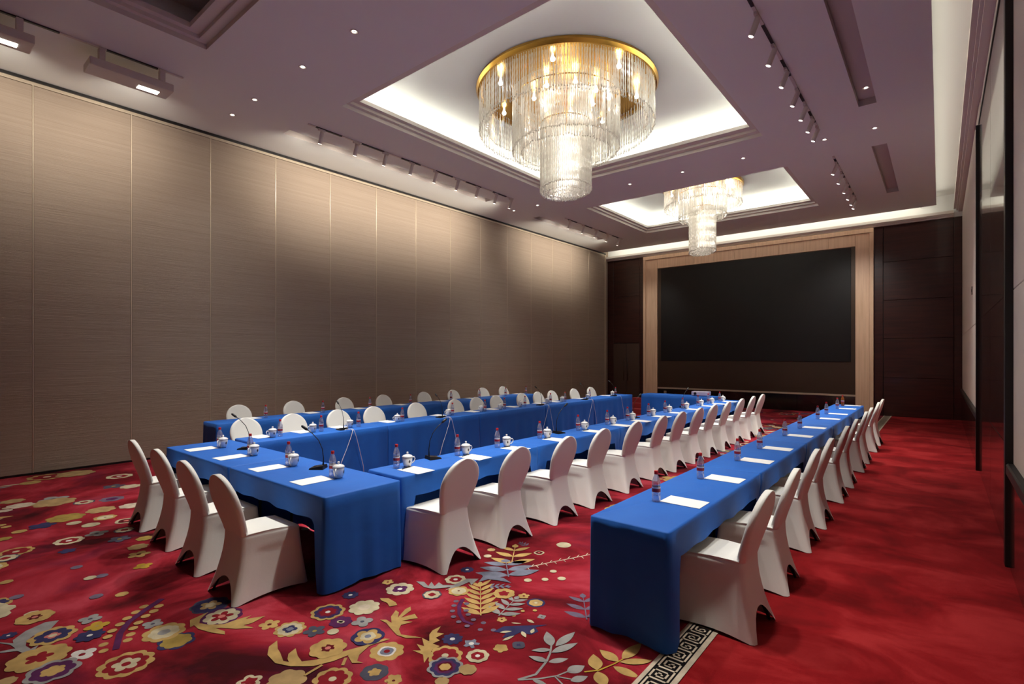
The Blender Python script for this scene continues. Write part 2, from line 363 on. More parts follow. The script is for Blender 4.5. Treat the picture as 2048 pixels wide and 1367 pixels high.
# ---- right wall
wr = struct(MB().box((XR, YF, 0), (XR+.12, YB+.1, 6.86)).build('wall_right', 'white_wall'), 'white side wall with dark wood portal')
crown('trim_3', [(0, 5.92, .10, 5.96), (.02, 5.96, .14, 6.01), (.06, 6.01, .20, 6.16)], YF, YB-.05, 'x', 'white cornice along the side wall')
PY0, PY1, PZ = 6.2, 11.15, 5.5
def rp(y0, y1, z0, z1, m, name, x=.02, r=.004, parent=wr): return bevel_box(name, (XR-x, y0, z0), (XR+.01, y1, z1), m, parent, r)
for z0, z1 in ((0, 1.005), (1.01, 2.40), (2.405, PZ)):
    for y0, y1 in ((PY0+.12, 8.68), (8.685, PY1-.05)): rp(y0, y1, z0, z1, 'wood_gloss', 'veneer_panel', .022)
rp(PY1-.05, PY1+.02, 0, PZ, 'black', 'portal_jamb', .06); rp(PY0, PY0+.12, 0, PZ+.6, 'black', 'portal_jamb', .065); 
rp(PY0+.12, PY1-.05, PZ, PZ+.05, 'black', 'portal_head', .03)
for y0, y1 in ((PY1+.02, YB-.05), (YF, PY0)):
    L = y1-y0; k = max(1, round(L/2.1))
    for i in range(k):
        a = y0+L*i/k; c = y0+L*(i+1)/k
        rp(a+.002, c-.002, .90, 2.40, 'white_wall', 'wall_panel', .012); rp(a+.002, c-.002, 2.405, 5.90, 'white_wall', 'wall_panel', .012)
        rp(a+.002, c-.002, .0, .80, 'wood_gloss', 'wainscot_panel', .035)
    rp(y0, y1, .80, .90, 'black', 'chair_rail', .06, .012)
sw = thing('wall_switch', 'small dark switch on the white wall near the far corner', 'switch', (XR-.012, 13.55, 3.1))
bevel_box('plate', (-.012, -.05, -.08), (0, .05, .08), 'bronze', sw, .003); MB().box((-.016, -.02, -.03), (-.012, .02, .03)).build('rocker', 'black', sw)
# ---- wall behind the camera
struct(MB().box((XL-.2, YF-.1, 0), (XR+.2, YF, 6.86)).build('wall_front', 'fabric_wall'), 'taupe wall behind the camera')
# ================================================================== CARPET PATTERN (flat tufted inlay)
cp = MB(); LZ = .0006
def tr(region):
    ox, oy, s = dict(A=(0, 1150, 4.876), B=(380, 1150, 4.876), C=(760, 1080, 4.762), D=(1000, 1040, 4.179), E=(0, 930, 5.943), P=(0, 0, 1))[region]
    return lambda x, y: gz(ox+x/s, oy+y/s)
level = [0, 0]
def motif(): level[0] += 1; level[1] = 0
def nz():
    level[1] += 1; return .0008+(level[0] % 12)*.0004+min(level[1], 5)*.00007
XB0 = -1.335                                         # the pattern ends at the key border
def flat(pts, col):
    if min(p[0] for p in pts) > XB0 or max(p[0] for p in pts) > 0.3: return
    z = nz(); pts = [(min(p[0], XB0), p[1]) for p in pts]
    area = sum(pts[i][0]*pts[(i+1) % len(pts)][1]-pts[(i+1) % len(pts)][0]*pts[i][1] for i in range(len(pts)))
    if area < 0: pts = pts[::-1]
    cp.poly([(x, y, z) for x, y in pts], PKEYS.index(col))
def bloom(c, r, n, depth, col, rot, sq=1.0, N=40):
    pts = []
    for i in range(N):
        a = 2*PI*i/N; k = r*(1-depth*(1-abs(math.cos(n*(a-rot)/2))**.8)*1.25)
        pts.append((c[0]+k*math.cos(a), c[1]+k*math.sin(a)*sq))
    flat(pts, col)
ST = {  # style: layers of (scale, petals, depth, colour)
 'goldred': [(1, 9, .12, 'gold'), (.45, 5, .4, 'red')], 'greypurp': [(1, 7, .14, 'grey'), (.8, 7, .14, 'purple'), (.45, 6, .18, 'gold')],
 'goldnavy': [(1, 8, .16, 'gold'), (.76, 7, .2, 'navy'), (.35, 4, .3, 'pink'), (.18, 5, .1, 'cream')], 'navydot': [(1, 8, .22, 'navy'), (.2, 5, .1, 'white')],
 'grey4': [(1, 4, .36, 'grey'), (.2, 5, .1, 'slate')], 'yellow4': [(1, 4, .34, 'yellow'), (.16, 5, .1, 'tan')], 'white4': [(1, 4, .34, 'white'), (.24, 4, .1, 'red')],
 'ring': [(1, 10, .12, 'gold'), (.78, 8, .16, 'red'), (.5, 5, .3, 'cream'), (.17, 4, .1, 'red')], 'creamgold': [(1, 8, .12, 'gold'), (.7, 7, .1, 'cream'), (.3, 5, .1, 'grey')],
 'navyolive': [(1, 6, .15, 'navy'), (.8, 7, .12, 'olive')], 'navystar': [(1, 8, .1, 'slate'), (.9, 8, .1, 'navy'), (.55, 5, .36, 'tan'), (.3, 5, .3, 'cream')],
 'purpstar': [(1, 9, .08, 'purple'), (.86, 8, .14, 'cream'), (.55, 5, .5, 'red'), (.18, 6, .05, 'pink')], 'gold4': [(1, 5, .32, 'gold'), (.22, 5, .1, 'maroon')],
 'blueheart': [(1, 9, .16, 'gold'), (.78, 8, .12, 'cream'), (.48, 4, .3, 'navy'), (.24, 4, .2, 'blue')], 'slate4': [(1, 5, .36, 'slate'), (.2, 5, .1, 'olive')],
 'goldpurpred': [(1, 9, .12, 'gold'), (.8, 9, .12, 'navy'), (.64, 8, .14, 'purple'), (.5, 7, .16, 'red'), (.15, 6, .05, 'white')], 'cream': [(1, 8, .14, 'cream'), (.4, 6, .1, 'bone')],
 'purpeye': [(1, 7, .14, 'purple'), (.35, 2, .4, 'cream'), (.2, 2, .3, 'ink')], 'dot': [(1, 6, .04, 'cream')], 'golddot': [(1, 6, .04, 'gold')], 'greydot': [(1, 6, .05, 'violet')],
 'navygold': [(1, 6, .08, 'navy'), (.82, 5, .3, 'gold'), (.5, 5, .2, 'cream'), (.2, 4, .05, 'blue')], 'goldstar': [(1, 7, .12, 'gold'), (.4, 6, .4, 'maroon'), (.16, 5, .05, 'pink')],
 'goldblue': [(1, 8, .13, 'gold'), (.55, 4, .14, 'white'), (.4, 4, .1, 'blue'), (.18, 5, .05, 'red')], 'goldring': [(1, 9, .12, 'gold'), (.76, 7, .16, 'red'), (.2, 5, .05, 'cream')],
 'slatestar': [(1, 7, .08, 'slate'), (.5, 5, .34, 'gold')], 'tan': [(1, 7, .14, 'tan')], 'creamstar': [(1, 5, .28, 'cream'), (.68, 5, .5, 'red')], 'navywhite': [(1, 9, .2, 'navy'), (.25, 5, .1, 'white')],
 'creampurp': [(1, 8, .12, 'cream'), (.56, 4, .22, 'purple'), (.18, 4, .05, 'white')], 'greyring': [(1, 8, .1, 'cream'), (.62, 6, .14, 'red'), (.22, 4, .1, 'white')],
 'greycream': [(1, 8, .08, 'slate'), (.86, 8, .14, 'cream'), (.4, 4, .2, 'red')], 'goldeye': [(1, 7, .12, 'gold'), (.7, 6, .08, 'cream'), (.12, 5, .05, 'maroon')], 'goldredstar': [(1, 7, .1, 'gold'), (.52, 5, .3, 'red')],
 'ringgold': [(1, 10, .05, 'navy'), (.78, 6, .12, 'gold'), (.4, 6, .08, 'tan'), (.18, 5, .05, 'cream')], 'creamring': [(1, 4, .1, 'cream'), (.7, 4, .1, 'maroon'), (.25, 4, .1, 'pink')],
 'bluestar': [(1, 5, .55, 'blue'), (.3, 6, .05, 'white')], 'star': [(1, 5, .28, 'gold')], 'slatex': [(1, 4, .12, 'slate'), (.4, 4, .6, 'navy')],
 'big': [(1, 8, .14, 'grey'), (.84, 8, .14, 'navy'), (.62, 8, .12, 'purple'), (.46, 4, .2, 'maroon'), (.34, 6, .18, 'gold')], 'grey': [(1, 7, .12, 'grey')], 'violet': [(1, 7, .12, 'violet'), (.5, 5, .1, 'purple')],
 'bone': [(1, 7, .14, 'bone')], 'olive': [(1, 7, .14, 'olive')], 'navy': [(1, 5, .3, 'navy')]}
def fl(reg, x, y, wd, style, sq=1.0):
    t = tr(reg); c = t(x, y); a = t(x-wd/2, y); b_ = t(x+wd/2, y); r = math.dist(a, b_)/2*.90
    rot = R.random()*6.28
    motif()
    for s, n_, d, col in ST[style]: bloom(c, r*s, n_, d, col, rot, sq, 48 if r*s > .06 else 16)
def pg(reg, pts, col): motif(); t = tr(reg); flat([t(*p) for p in pts], col)
def stroke(reg, pts, wd, col, taper=1.0):
    motif(); t = tr(reg); q = [Vector(t(*p)) for p in pts]; s = math.dist(t(pts[0][0]-wd/2, pts[0][1]), t(pts[0][0]+wd/2, pts[0][1]))/2
    for i in range(len(q)-1):
        d = (q[i+1]-q[i]).normalized(); nrm = Vector((-d.y, d.x)); k0 = s*(1-(1-taper)*i/(len(q)-1)); k1 = s*(1-(1-taper)*(i+1)/(len(q)-1))
        flat([tuple(q[i]+nrm*k0), tuple(q[i]-nrm*k0), tuple(q[i+1]-nrm*k1+d*s*.3), tuple(q[i+1]+nrm*k1+d*s*.3)], col)
def leafw(p, q, wd, col):
    motif(); p = Vector(p); q = Vector(q); d = q-p; nrm = Vector((-d.y, d.x)).normalized()*wd/2; up = []; dn = []
    for i in range(1, 8):
        a = i/8; k = math.sin(PI*a**.85); c = p+d*a
        up.append(tuple(c+nrm*k)); dn.append(tuple(c-nrm*k))
    flat([tuple(p)]+up+[tuple(q)]+dn[::-1], col)
def leaf(reg, p, q, wd, col):
    t = tr(reg); s = math.dist(t(p[0]-wd/2, p[1]), t(p[0]+wd/2, p[1])); leafw(t(*p), t(*q), s, col)
def fern(reg, base, tip, n_, ratio, col, stem=True):
    t = tr(reg); a = Vector(t(*base)); c = Vector(t(*tip)); d = c-a; L = d.length; nrm = Vector((-d.y, d.x)).normalized()
    if stem: stroke(reg, [base, tip], 14, col, .4)
    for i in range(n_):
        f = (i+.3)/(n_+.3); k = L*ratio*(1-.45*f)
        for s in (-1, 1): leafw(a+d*f, a+d*(f+.22)+nrm*s*k, k*.42, col)
    leafw(a+d*.86, c+d*.06, L*ratio*.3, col)
# regions read off the photograph's foreground
for x, y in [(1405,305),(1550,300),(1325,360),(1500,350),(1240,420),(1420,400),(1170,480),(1350,465),(1095,545),(1300,520),(1050,605),(1275,575),(1010,675),(1245,632),(1010,737)]: fl('A', x, y, 90, 'golddot')
stroke('A', [(1580,230),(1400,350),(1250,460),(1170,570),(1130,720)], 60, 'purple', .8)
pg('A', [(125,635),(250,545),(440,460),(575,440),(480,540),(330,590),(260,640),(250,690),(300,720),(380,680),(330,740),(250,770),(170,740),(0,760),(0,745),(150,715),(100,680),(0,665),(0,655),(130,665)], 'grey')
for a in [(380,805,560,'goldred'),(515,935,500,'greypurp'),(515,590,430,'goldnavy'),(875,590,280,'navydot'),(880,430,220,'grey4'),(945,500,230,'yellow4'),(800,772,270,'white4'),(1230,865,540,'ring'),
          (1720,640,380,'navyolive'),(1600,555,420,'creamgold'),(1490,475,210,'grey4'),(80,590,170,'navydot'),(60,1040,200,'tan')]: fl('A', *a)
pg('B', [(0,440),(180,360),(100,430),(90,470),(180,485),(330,480),(470,430),(600,395),(540,430),(735,400),(600,470),(520,490),(625,515),(450,525),(300,515),(250,520),(340,550),(340,580),(200,560),(80,525),(40,490),(0,510)], 'gold')
pg('B', [(850,640),(770,700),(755,780),(830,860),(980,892),(1200,890),(1400,840),(1600,760),(1780,680),(1950,625),(1900,620),(1700,690),(1500,745),(1240,825),(1090,845),(1050,790),(1030,715),(960,770),(950,820),(965,850),(910,840),(880,760),(855,720)], 'gold')
pg('B', [(1540,790),(1580,860),(1690,858),(1630,840),(1650,780),(1740,700),(1600,750)], 'gold')
stroke('B', [(1520,810),(1490,880)], 30, 'gold'); stroke('B', [(1290,880),(1120,980)], 30, 'gold')
for a in [(200,290,400,'navystar'),(310,400,420,'purpstar'),(775,480,220,'gold4'),(975,525,340,'blueheart'),(1470,455,250,'purpeye'),(1215,545,240,'slate4'),(1345,360,370,'goldpurpred'),(1700,315,340,'cream'),
          (1680,455,230,'grey4'),(1395,553,125,'dot'),(1735,600,360,'navygold'),(1345,715,400,'goldstar'),(1920,740,380,'goldblue'),(1390,1010,430,'goldring'),(1800,945,310,'slatestar'),(940,1030,430,'tan'),
          (580,1040,270,'creamstar'),(1985,1030,170,'gold4'),(1350,165,115,'greydot'),(1565,195,180,'navywhite')]: fl('B', *a)
pg('C', [(0,760),(60,760),(110,790),(105,730),(150,670),(180,690),(170,740),(240,660),(290,635),(295,670),(200,740),(330,705),(360,745),(320,750),(210,770),(310,780),(200,810),(180,850),(200,900),(400,930),(250,935),(160,905),(100,840),(60,790)], 'gold')
pg('C', [(0,555),(80,555),(150,595),(165,620),(90,635),(70,600),(10,575)], 'gold')
pg('C', [(345,395),(420,400),(460,440),(490,400),(520,440),(560,405),(600,430),(700,430),(830,370),(940,370),(870,430),(850,400),(760,440),(620,480),(680,450),(500,465),(420,450)], 'grey')
pg('C', [(960,310),(1000,340),(1100,345),(1180,365),(1250,410),(1120,385),(1030,375),(940,400),(980,350)], 'blue')
stroke('C', [(1370,265),(1600,215),(2000,135)], 12, 'bone')
for i in range(14): x = 1400+i*43; y = 265-(x-1370)*.206; leaf('C', (x, y), (x+26, y+(-26 if i % 2 else 22)), 9, 'bone')
pg('C', [(1080,870),(1180,820),(1600,805),(1480,830),(1510,870),(1440,900),(1330,880),(1250,920),(1160,930),(1200,890)], 'navy')
pg('C', [(470,960),(470,900),(500,860),(580,820),(540,880),(610,890),(530,930),(570,955),(500,985),(570,1010),(500,1040),(460,1110),(420,1170),(410,1090),(310,1050),(390,1050),(350,990),(420,1010),(400,930),(460,960)], 'gold')
for a in [(190,465,300,'creampurp'),(75,400,130,'gold4'),(720,375,230,'greyring'),(495,520,210,'greycream'),(750,485,230,'goldeye'),(1180,510,240,'goldredstar'),(1370,535,130,'gold4'),(1485,595,200,'ringgold'),
          (830,280,150,'navywhite'),(1060,90,90,'tan'),(1025,150,85,'dot'),(1750,45,155,'dot'),(1515,120,115,'creamring'),(1650,297,75,'dot'),(1408,382,85,'dot'),(1572,375,75,'dot'),(1730,367,90,'dot'),
          (1360,678,44,'golddot'),(1475,672,48,'golddot'),(1275,716,44,'golddot'),(1160,755,115,'gold4'),(1540,728,100,'grey4'),(690,940,230,'navywhite'),(870,985,190,'bluestar'),(1150,1030,170,'star'),(1320,1000,150,'slatex'),
          (620,1100,380,'goldring'),(620,1210,390,'big'),(930,1105,250,'greyring'),(835,1235,200,'tan'),(590,1350,160,'tan'),(130,1325,200,'gold4')]: fl('C', *a)
for x, y in [(725,580),(850,565),(705,622),(825,605),(690,675),(820,670),(700,730),(840,710),(750,780),(890,760),(830,820),(985,785),(955,850),(1080,855)]: fl('C', x, y, 58, 'greydot')
stroke('C', [(790,560),(755,620),(755,700),(800,770),(880,800)], 40, 'purple', .7)
for p, q, wd in [((1400,755),(1470,790),40),((1250,788),(1345,795),22),((1140,880),(1255,868),36),((1165,960),(1280,910),36),((1350,870),(1390,930),44),((1440,890),(1465,845),40)]: leaf('C', p, q, wd, 'cream')
fern('C', (960,720), (955,405), 7, .27, 'gold'); fern('C', (1250,235), (1290,50), 3, .45, 'gold'); fern('C', (1225,350), (1195,190), 3, .8, 'blue'); fern('C', (1130,720), (1310,540), 4, .42, 'grey'); fern('C', (1030,440), (1240,440), 4, .3, 'blue'); fern('C', (1400,50), (1330,20), 3, .5, 'violet')
fern('C', (1970,760), (1930,520), 3, .42, 'violet')
stroke('D', [(150,1335),(300,1290),(390,1180),(420,1110),(432,1030)], 26, 'grey', .6)
for p, q, wd in [((430,1055),(390,932),95),((465,1055),(628,935),85),((430,1110),(650,1028),85),((428,1085),(262,1092),60),((400,1185),(238,1140),70),((405,1185),(572,1155),70),((560,1270),(708,1215),110),((270,1330),(400,1380),50),((590,1345),(735,1305),85)]: leaf('D', p, q, wd, 'grey')
stroke('D', [(150,1335),(330,1325),(480,1300),(590,1255)], 20, 'grey', .7); stroke('D', [(460,1310),(520,1370)], 14, 'grey'); stroke('D', [(480,1310),(620,1335)], 14, 'grey')
stroke('D', [(705,1270),(830,1255),(960,1200),(1050,1150)], 18, 'yellow', .6)
for p, q, wd in [((810,1255),(780,1122),125),((990,1185),(832,1085),110),((1020,1165),(1182,1030),105),((1000,1190),(1295,1180),85),((945,1220),(1180,1320),95),((815,1262),(880,1400),120)]: leaf('D', p, q, wd, 'gold')
for a in [(640,400,330,'grey4'),(640,440,480,'tan'),(240,480,300,'bone'),(1200,530,330,'tan'),(780,625,420,'olive'),(1080,710,200,'dot'),(230,790,160,'golddot'),(190,1030,380,'goldring'),(60,1110,300,'greycream'),(40,880,180,'olive'),
          (820,895,330,'greyring'),(1150,810,260,'grey4'),(1330,400,280,'violet'),(1350,250,260,'slate4'),(1560,480,280,'bone'),(1500,660,260,'creamring'),(1640,970,240,'tan'),(1720,870,200,'olive'),(1700,1200,220,'yellow4'),(360,210,220,'golddot'),
          (560,140,420,'goldring'),(900,100,420,'tan'),(1420,130,300,'greyring'),(1550,250,240,'cream'),(60,540,160,'bone'),(1250,620,260,'goldeye'),(1000,440,240,'greycream'),(1650,1060,260,'gold4'),(800,1020,200,'navy'),(500,720,300,'navy'),
          (1480,770,240,'greycream'),(150,430,260,'tan'),(880,690,160,'dot'),(1420,880,260,'slate4')]: fl('E', *a)
# the same motifs carried on over the rest of the patterned field
names = [k for k in ST if k not in ('dot', 'golddot', 'greydot')]
def scatter(n_, x0, x1, y0, y1, rmin=.09, rmax=.26):
    for _ in range(n_):
        c = (R.uniform(x0, x1), R.uniform(y0, y1)); r = R.uniform(rmin, rmax); rot = R.random()*6
        motif()
        for s, n2, d, col in ST[R.choice(names)]: bloom(c, r*s, n2, d, col, rot, 1, 26)
        if R.random() < .6:
            a = R.random()*6.28
            for k in range(4): leafw((c[0]+math.cos(a)*r*(1+k*.5), c[1]+math.sin(a)*r*(1+k*.5)), (c[0]+math.cos(a+.5*(-1)**k)*r*(1.9+k*.5), c[1]+math.sin(a+.5*(-1)**k)*r*(1.9+k*.5)), r*.5, R.choice(['gold', 'cream', 'grey', 'tan']))
        if R.random() < .5:
            for k in range(5): bloom((c[0]+R.uniform(-.7, .7), c[1]+R.uniform(-.7, .7)), .045, 6, .05, R.choice(['cream', 'gold', 'violet']), 0, 1, 12)
scatter(34, -10.6, -7.0, -1.5, 1.0); scatter(60, -10.6, -7.6, 3.0, 18.8); scatter(40, -3.2, -1.9, 5.0, 18.8); scatter(40, -7.4, -3.2, 13.8, 19); scatter(20, -6.4, -4.3, 3, 13); scatter(14, -6.9, -4.6, -1, .9)
pat = cp.build('carpet_pattern', [PATM[k] for k in PKEYS], floor); pat['kind'] = 'stuff'; pat['label'] = 'gold, cream and slate flowers and leaves woven in the carpet'
# key border along the edge of the floral field
kb = MB(); KX0, KX1 = -1.325, -1.128; KW = .128
kb.poly([(KX0, YF, .0064), (KX1, YF, .0064), (KX1, YB, .0064), (KX0, YB, .0064)], 0)
kb.poly([(KX0+.026, YF, .0068), (KX1-.032, YF, .0068), (KX1-.032, YB, .0068), (KX0+.026, YB, .0068)], 1)
def q(x0, y0, x1, y1): kb.poly([(x0, y0, .0072), (x1, y0, .0072), (x1, y1, .0072), (x0, y1, .0072)], 0)
ka, kc = KX0+.036, KX1-.042; kh = kc-ka; lw = .0085
yk = YF; i = 0
while yk < YB-.2:
    def qq(u0, v0, u1, v1):
        if i % 2: u0, u1 = 1-u1, 1-u0
        q(ka+u0*kh, yk+v0*KW, ka+u1*kh, yk+v1*KW)
    t_ = .098
    qq(0, 0, 1, t_*1.1); qq(0, 0, t_, .80); qq(0, .80-t_, .80, .80); qq(.80-t_, .22, .80, .80); qq(.22, .22, .80, .22+t_); qq(.22, .22, .22+t_, .60); qq(.22, .60-t_, .58, .60); qq(.58-t_, .40, .58, .60); qq(1-t_, 0, 1, 1)
    yk += KW; i += 1
bd = kb.build('key_border', [PATM['bone'], PATM['ink']], floor); bd['kind'] = 'stuff'; bd['label'] = 'black and cream key-pattern carpet border'
# ================================================================== CEILING FITTINGS
def chandelier(loc, Rr, drops, label, nbulb):
    """canopy disc with an outer, a middle and a long inner curtain of crystal strands"""
    t = thing('chandelier', label, 'chandelier', loc, 0)
    MB().lathe([(Rr*.96, .02), (Rr*1.01, .02), (Rr*1.02, -.03), (Rr, -.085), (Rr*.97, -.085), (Rr*.95, -.05), (.02, -.05)], 64).build('canopy', 'gold', t, auto=40)
    def curtain(name, rad, ztop, zbot, n_, wob=0.0, off=(0, 0), arc=(0, 2*PI), th=.011, slant=0.0):
        b = MB()
        for i in range(n_):
            a = arc[0]+(arc[1]-arc[0])*(i+.5)/n_; rr = rad+R.uniform(-wob, wob)
            x, y = off[0]+rr*math.cos(a), off[1]+rr*math.sin(a); zb = zbot+slant*math.cos(a+.6)+R.uniform(-.012, .012)
            m_ = max(3, int((ztop-zb)/.055)); z = ztop; pts = []; rs = []
            for k in range(m_+1):
                zz = ztop+(zb-ztop)*k/m_
                pts.append((x, y, zz)); rs.append(th*(.55 if k % 2 else 1.0))
            b.tube(pts, rs, 4)
            b.lathe([(.002, -.034), (.016, -.016), (.012, 0), (.003, .008)], 5, (x, y, zb), cap=False)
        o = b.build(name, 'crystal', t); o['kind'] = 'stuff'; return o
    zt = -.06
    curtain('outer_crystal_curtain', Rr*.975, zt, -drops[0], int(210*Rr/1.5), .012, slant=drops[0]*.08)
    curtain('outer_crystal_curtain', Rr*.90, zt, -drops[0]*.92, int(150*Rr/1.5), .02)
    curtain('middle_crystal_curtain', Rr*.60, zt, -drops[1], int(170*Rr/1.5), .012, slant=.06)
    curtain('middle_crystal_curtain', Rr*.50, zt, -drops[1]*1.04, int(100*Rr/1.5), .02)
    ri = drops[3]
    curtain('inner_crystal_curtain', ri, zt, -drops[2], int(150*ri/.47), .006, slant=.05, th=.009)
    curtain('inner_crystal_curtain', ri*.75, zt-.6, -drops[2]-.04, int(64*ri/.47), .01); curtain('inner_crystal_curtain', ri*.5, zt-.6, -drops[2]-.07, int(44*ri/.47), .01); curtain('inner_crystal_curtain', ri*.22, zt-.6, -drops[2]-.08, int(20*ri/.47), .01)
    MB().tube([(0, 0, -.05), (0, 0, -.75)], .03, 10).build('stem', 'gold', t, smooth=True)
    b = MB(); n_ = 40
    for (r0, z) in ((Rr*.6, -.20), (ri, -.62)): b.tube([(r0*math.cos(2*PI*i/n_), r0*math.sin(2*PI*i/n_), z) for i in range(n_+1)], .012, 5)
    b.build('gold_ring', 'gold', t, smooth=True)
    for i in range(nbulb):
        a = 2*PI*i/nbulb+.2; r0 = Rr*(.80 if i % 2 else .36)
        bl = MB().lathe([(.004, -.115), (.034, -.095), (.042, -.07), (.03, -.045), (.016, -.02), (.016, .02)], 10, (r0*math.cos(a), r0*math.sin(a), -.06)).build('bulb', 'bulb', t, smooth=True)
        if i % 2 == 0 or i % 4 == 1:
            ld = bpy.data.lights.new('bulb_and_fill_light', 'POINT'); ld.energy = CHAND_W/nbulb*1.35; ld.color = (1, .98, .94); ld.shadow_soft_size = .05
            lo = bpy.data.objects.new('bulb_and_fill_light', ld); C.objects.link(lo); lo.location = (loc[0]+r0*math.cos(a), loc[1]+r0*math.sin(a), loc[2]-.23)
    for z in (-.45, -.75, -1.05, -1.35, -1.62):  # added fill lights with no bulb, evening the inner glow and brightening the ceiling
        ld = bpy.data.lights.new('bulb_and_fill_light', 'POINT'); ld.energy = CHAND_W*.2; ld.color = (1, .98, .95); ld.shadow_soft_size = .1
        lo = bpy.data.objects.new('bulb_and_fill_light', ld); C.objects.link(lo); lo.location = (loc[0], loc[1], loc[2]+z)
    return t
chandelier((-5.26, 7.93, UPZ-.025), 1.60, (.74, 1.08, 1.80, .46), 'larger crystal chandelier nearer the camera, in the wide coffer', 14)
chandelier((-5.24, 14.93, UPZ-.025), 1.07, (.56, .86, 1.84, .36), 'smaller crystal chandelier in the far coffer near the screen', 10)
# downlights
def downlight():
    t = thing('downlight', '', 'downlight', group='recessed downlights')
    MB().lathe([(.052, .0), (.058, -.006), (.042, -.008), (.040, .0)], 16, cap=False).build('rim', 'track', t, smooth=True)
    MB().lathe([(.041, -.002), (.030, .03), (.004, .032)], 16, cap=False).build('reflector', 'reflector', t, smooth=True)
    MB().lathe([(.024, -.006), (.020, .0), (.002, .002)], 12, cap=False).build('lens', 'lens', t, smooth=True)
    return Proto(t)
DL = downlight()
near = [(-.93, 'the side wall'), (-1.755, 'it'), (-3.27, ''), (-4.6, ''), (-5.93, ''), (-7.24, ''), (-8.78, ''), (-9.64, '')]
XD = [-9.64, -8.78, -7.24, -5.93, -4.6, -3.27, -1.755, -.94]
for row, Y in (('nearer the camera', 3.95), ('between the two chandeliers', 11.8)):
    for i, x in enumerate(XD):
        DL.put((x, Y, CEIL), 0, f'recessed downlight in the cross row {row}, {ORD[i]} from the taupe wall')
        wgt = (.4 if x < -8.5 else 1.2 if x > -3.5 else 1.95 if Y < 5 else 1.0)*SPOT_W
        spot('downlight_beam', (x, Y, CEIL-.02), (x, Y, 0), wgt, 95, NEUT)
DL.put((-.93, 10.19, CEIL+.11), 0, 'recessed downlight inside the end of the nearer right slot')
# tracks with spot heads
def track(x, y0, y1, label):
    t = thing('lighting_track', label, 'lighting track', (x, y0, CEIL))
    MB().box((-.018, 0, -.02), (.018, y1-y0, 0)).build('rail', 'track', t)
    n_ = max(2, int((y1-y0)/.9))
    for i in range(n_): a = (y1-y0)*(i+.15)/n_; MB().box((-.0185, a, -.0225), (.0185, a+(y1-y0)/n_*.55, -.004)).build('slot', 'black', t)
    return t
def head_proto():
    t = thing('track_spotlight', '', 'spotlight', group='track spotlights')
    MB().box((-.018, -.07, -.055), (.018, .07, -.022)).build('adapter', 'track', t)
    a = MB(); a.tube([(0, 0, -.05), (0, 0, -.10)], .010, 6); a.build('stem', 'track', t, smooth=True)
    d = Vector((-.42, 0, -1)).normalized(); p = Vector((.02, 0, -.07)); 
    MB().tube([p, p+d*.22], .036, 14).build('barrel', 'track', t, auto=40)
    MB().tube([p+d*.2205, p+d*.224], [.029, .029], 14).build('lens', 'lens', t)
    return Proto(t)
HP = head_proto()
def heads(x, ys, rz, where, target, watt, cone, every=1, col=NEUT):
    for i, y in enumerate(ys):
        HP.put((x, y, CEIL), rz, f'white cylinder spotlight, {ORD[i]} from the near end of the {where}')
        if i % every == 0:
            s = -1 if rz == 0 else 1
            tx = target(x, y); loc = Vector((x+s*(-.03), y, CEIL-.33)) if False else Vector((x+(-.10 if rz == 0 else .10), y, CEIL-.31))
            if rz != 0 and tx[0] < x: loc = Vector((x-.10, y, CEIL-.31))
            spot('spotlight_beam', loc, tx, watt, cone, col)
track(-1.755, 5.0, 11.08, 'long lighting track over the right table row, nearer the camera'); track(-1.755, 12.9, 16.8, 'far lighting track on the right, beyond the cross row of downlights')
track(-8.93, -1.5, 2.94, 'nearest lighting track along the taupe wall, at the picture corner'); track(-8.93, 4.98, 10.9, 'middle lighting track along the taupe wall'); track(-8.93, 13.43, 17.2, 'farthest lighting track along the taupe wall')
heads(-1.755, [6.9, 7.75, 8.5, 9.25, 9.9, 10.5, 11.0], 0, 'nearer right track', lambda x, y: (x-1.2, y, 0.7), SPOT_W*.8, 70, 2)
heads(-1.755, [13.3, 14.1, 15.0, 15.7, 16.3, 16.75], 0, 'far right track', lambda x, y: (x-1.2, y, .7) if y < 15.5 else (-2.4, YB, 2.2), SPOT_W*.7, 70, 2)
spot('spotlight_beam', (-1.85, 15.7, CEIL-.31), (-1.9, YB, 2.6), SPOT_W*.3, 60); spot('spotlight_beam', (-9.03, 16.5, CEIL-.31), (-8.8, YB, 2.6), SPOT_W*.4, 60)
heads(-8.93, [5.25, 6.0, 6.7, 7.4, 8.1, 8.8, 9.5, 10.2, 10.8], 0, 'middle left track', lambda x, y: (XL, y, 5.45), WASH_W, 100, 1, WARM)
heads(-8.93, [13.7, 14.5, 15.3, 16.1, 16.9], 0, 'farthest left track', lambda x, y: (XL, y, 5.45), WASH_W, 100, 1, WARM)
def washer(y, label):
    t = thing('wall_washer', label, 'light fitting', (-8.93, y, CEIL))
    for a in (-.36, .36): bevel_box('stem', (-.045, a-.035, -.20), (.045, a+.035, -.022), 'track', t, .006)
    bevel_box('housing', (-.30, -.50, -.30), (.06, .50, -.19), 'track', t, .012, 2)
    MB().box((-.22, .10, -.304), (-.10, .36, -.299)).build('lens', 'lens', t)
    spot('washer_beam', (-9.25, y+.2, CEIL-.34), (XL, y+.3, 5.2), WASH_W*1.25, 125, WARM)
washer(2.30, 'long box wall washer with a lit lens on the nearest left track'); washer(.75, 'long box wall washer at the left picture edge')
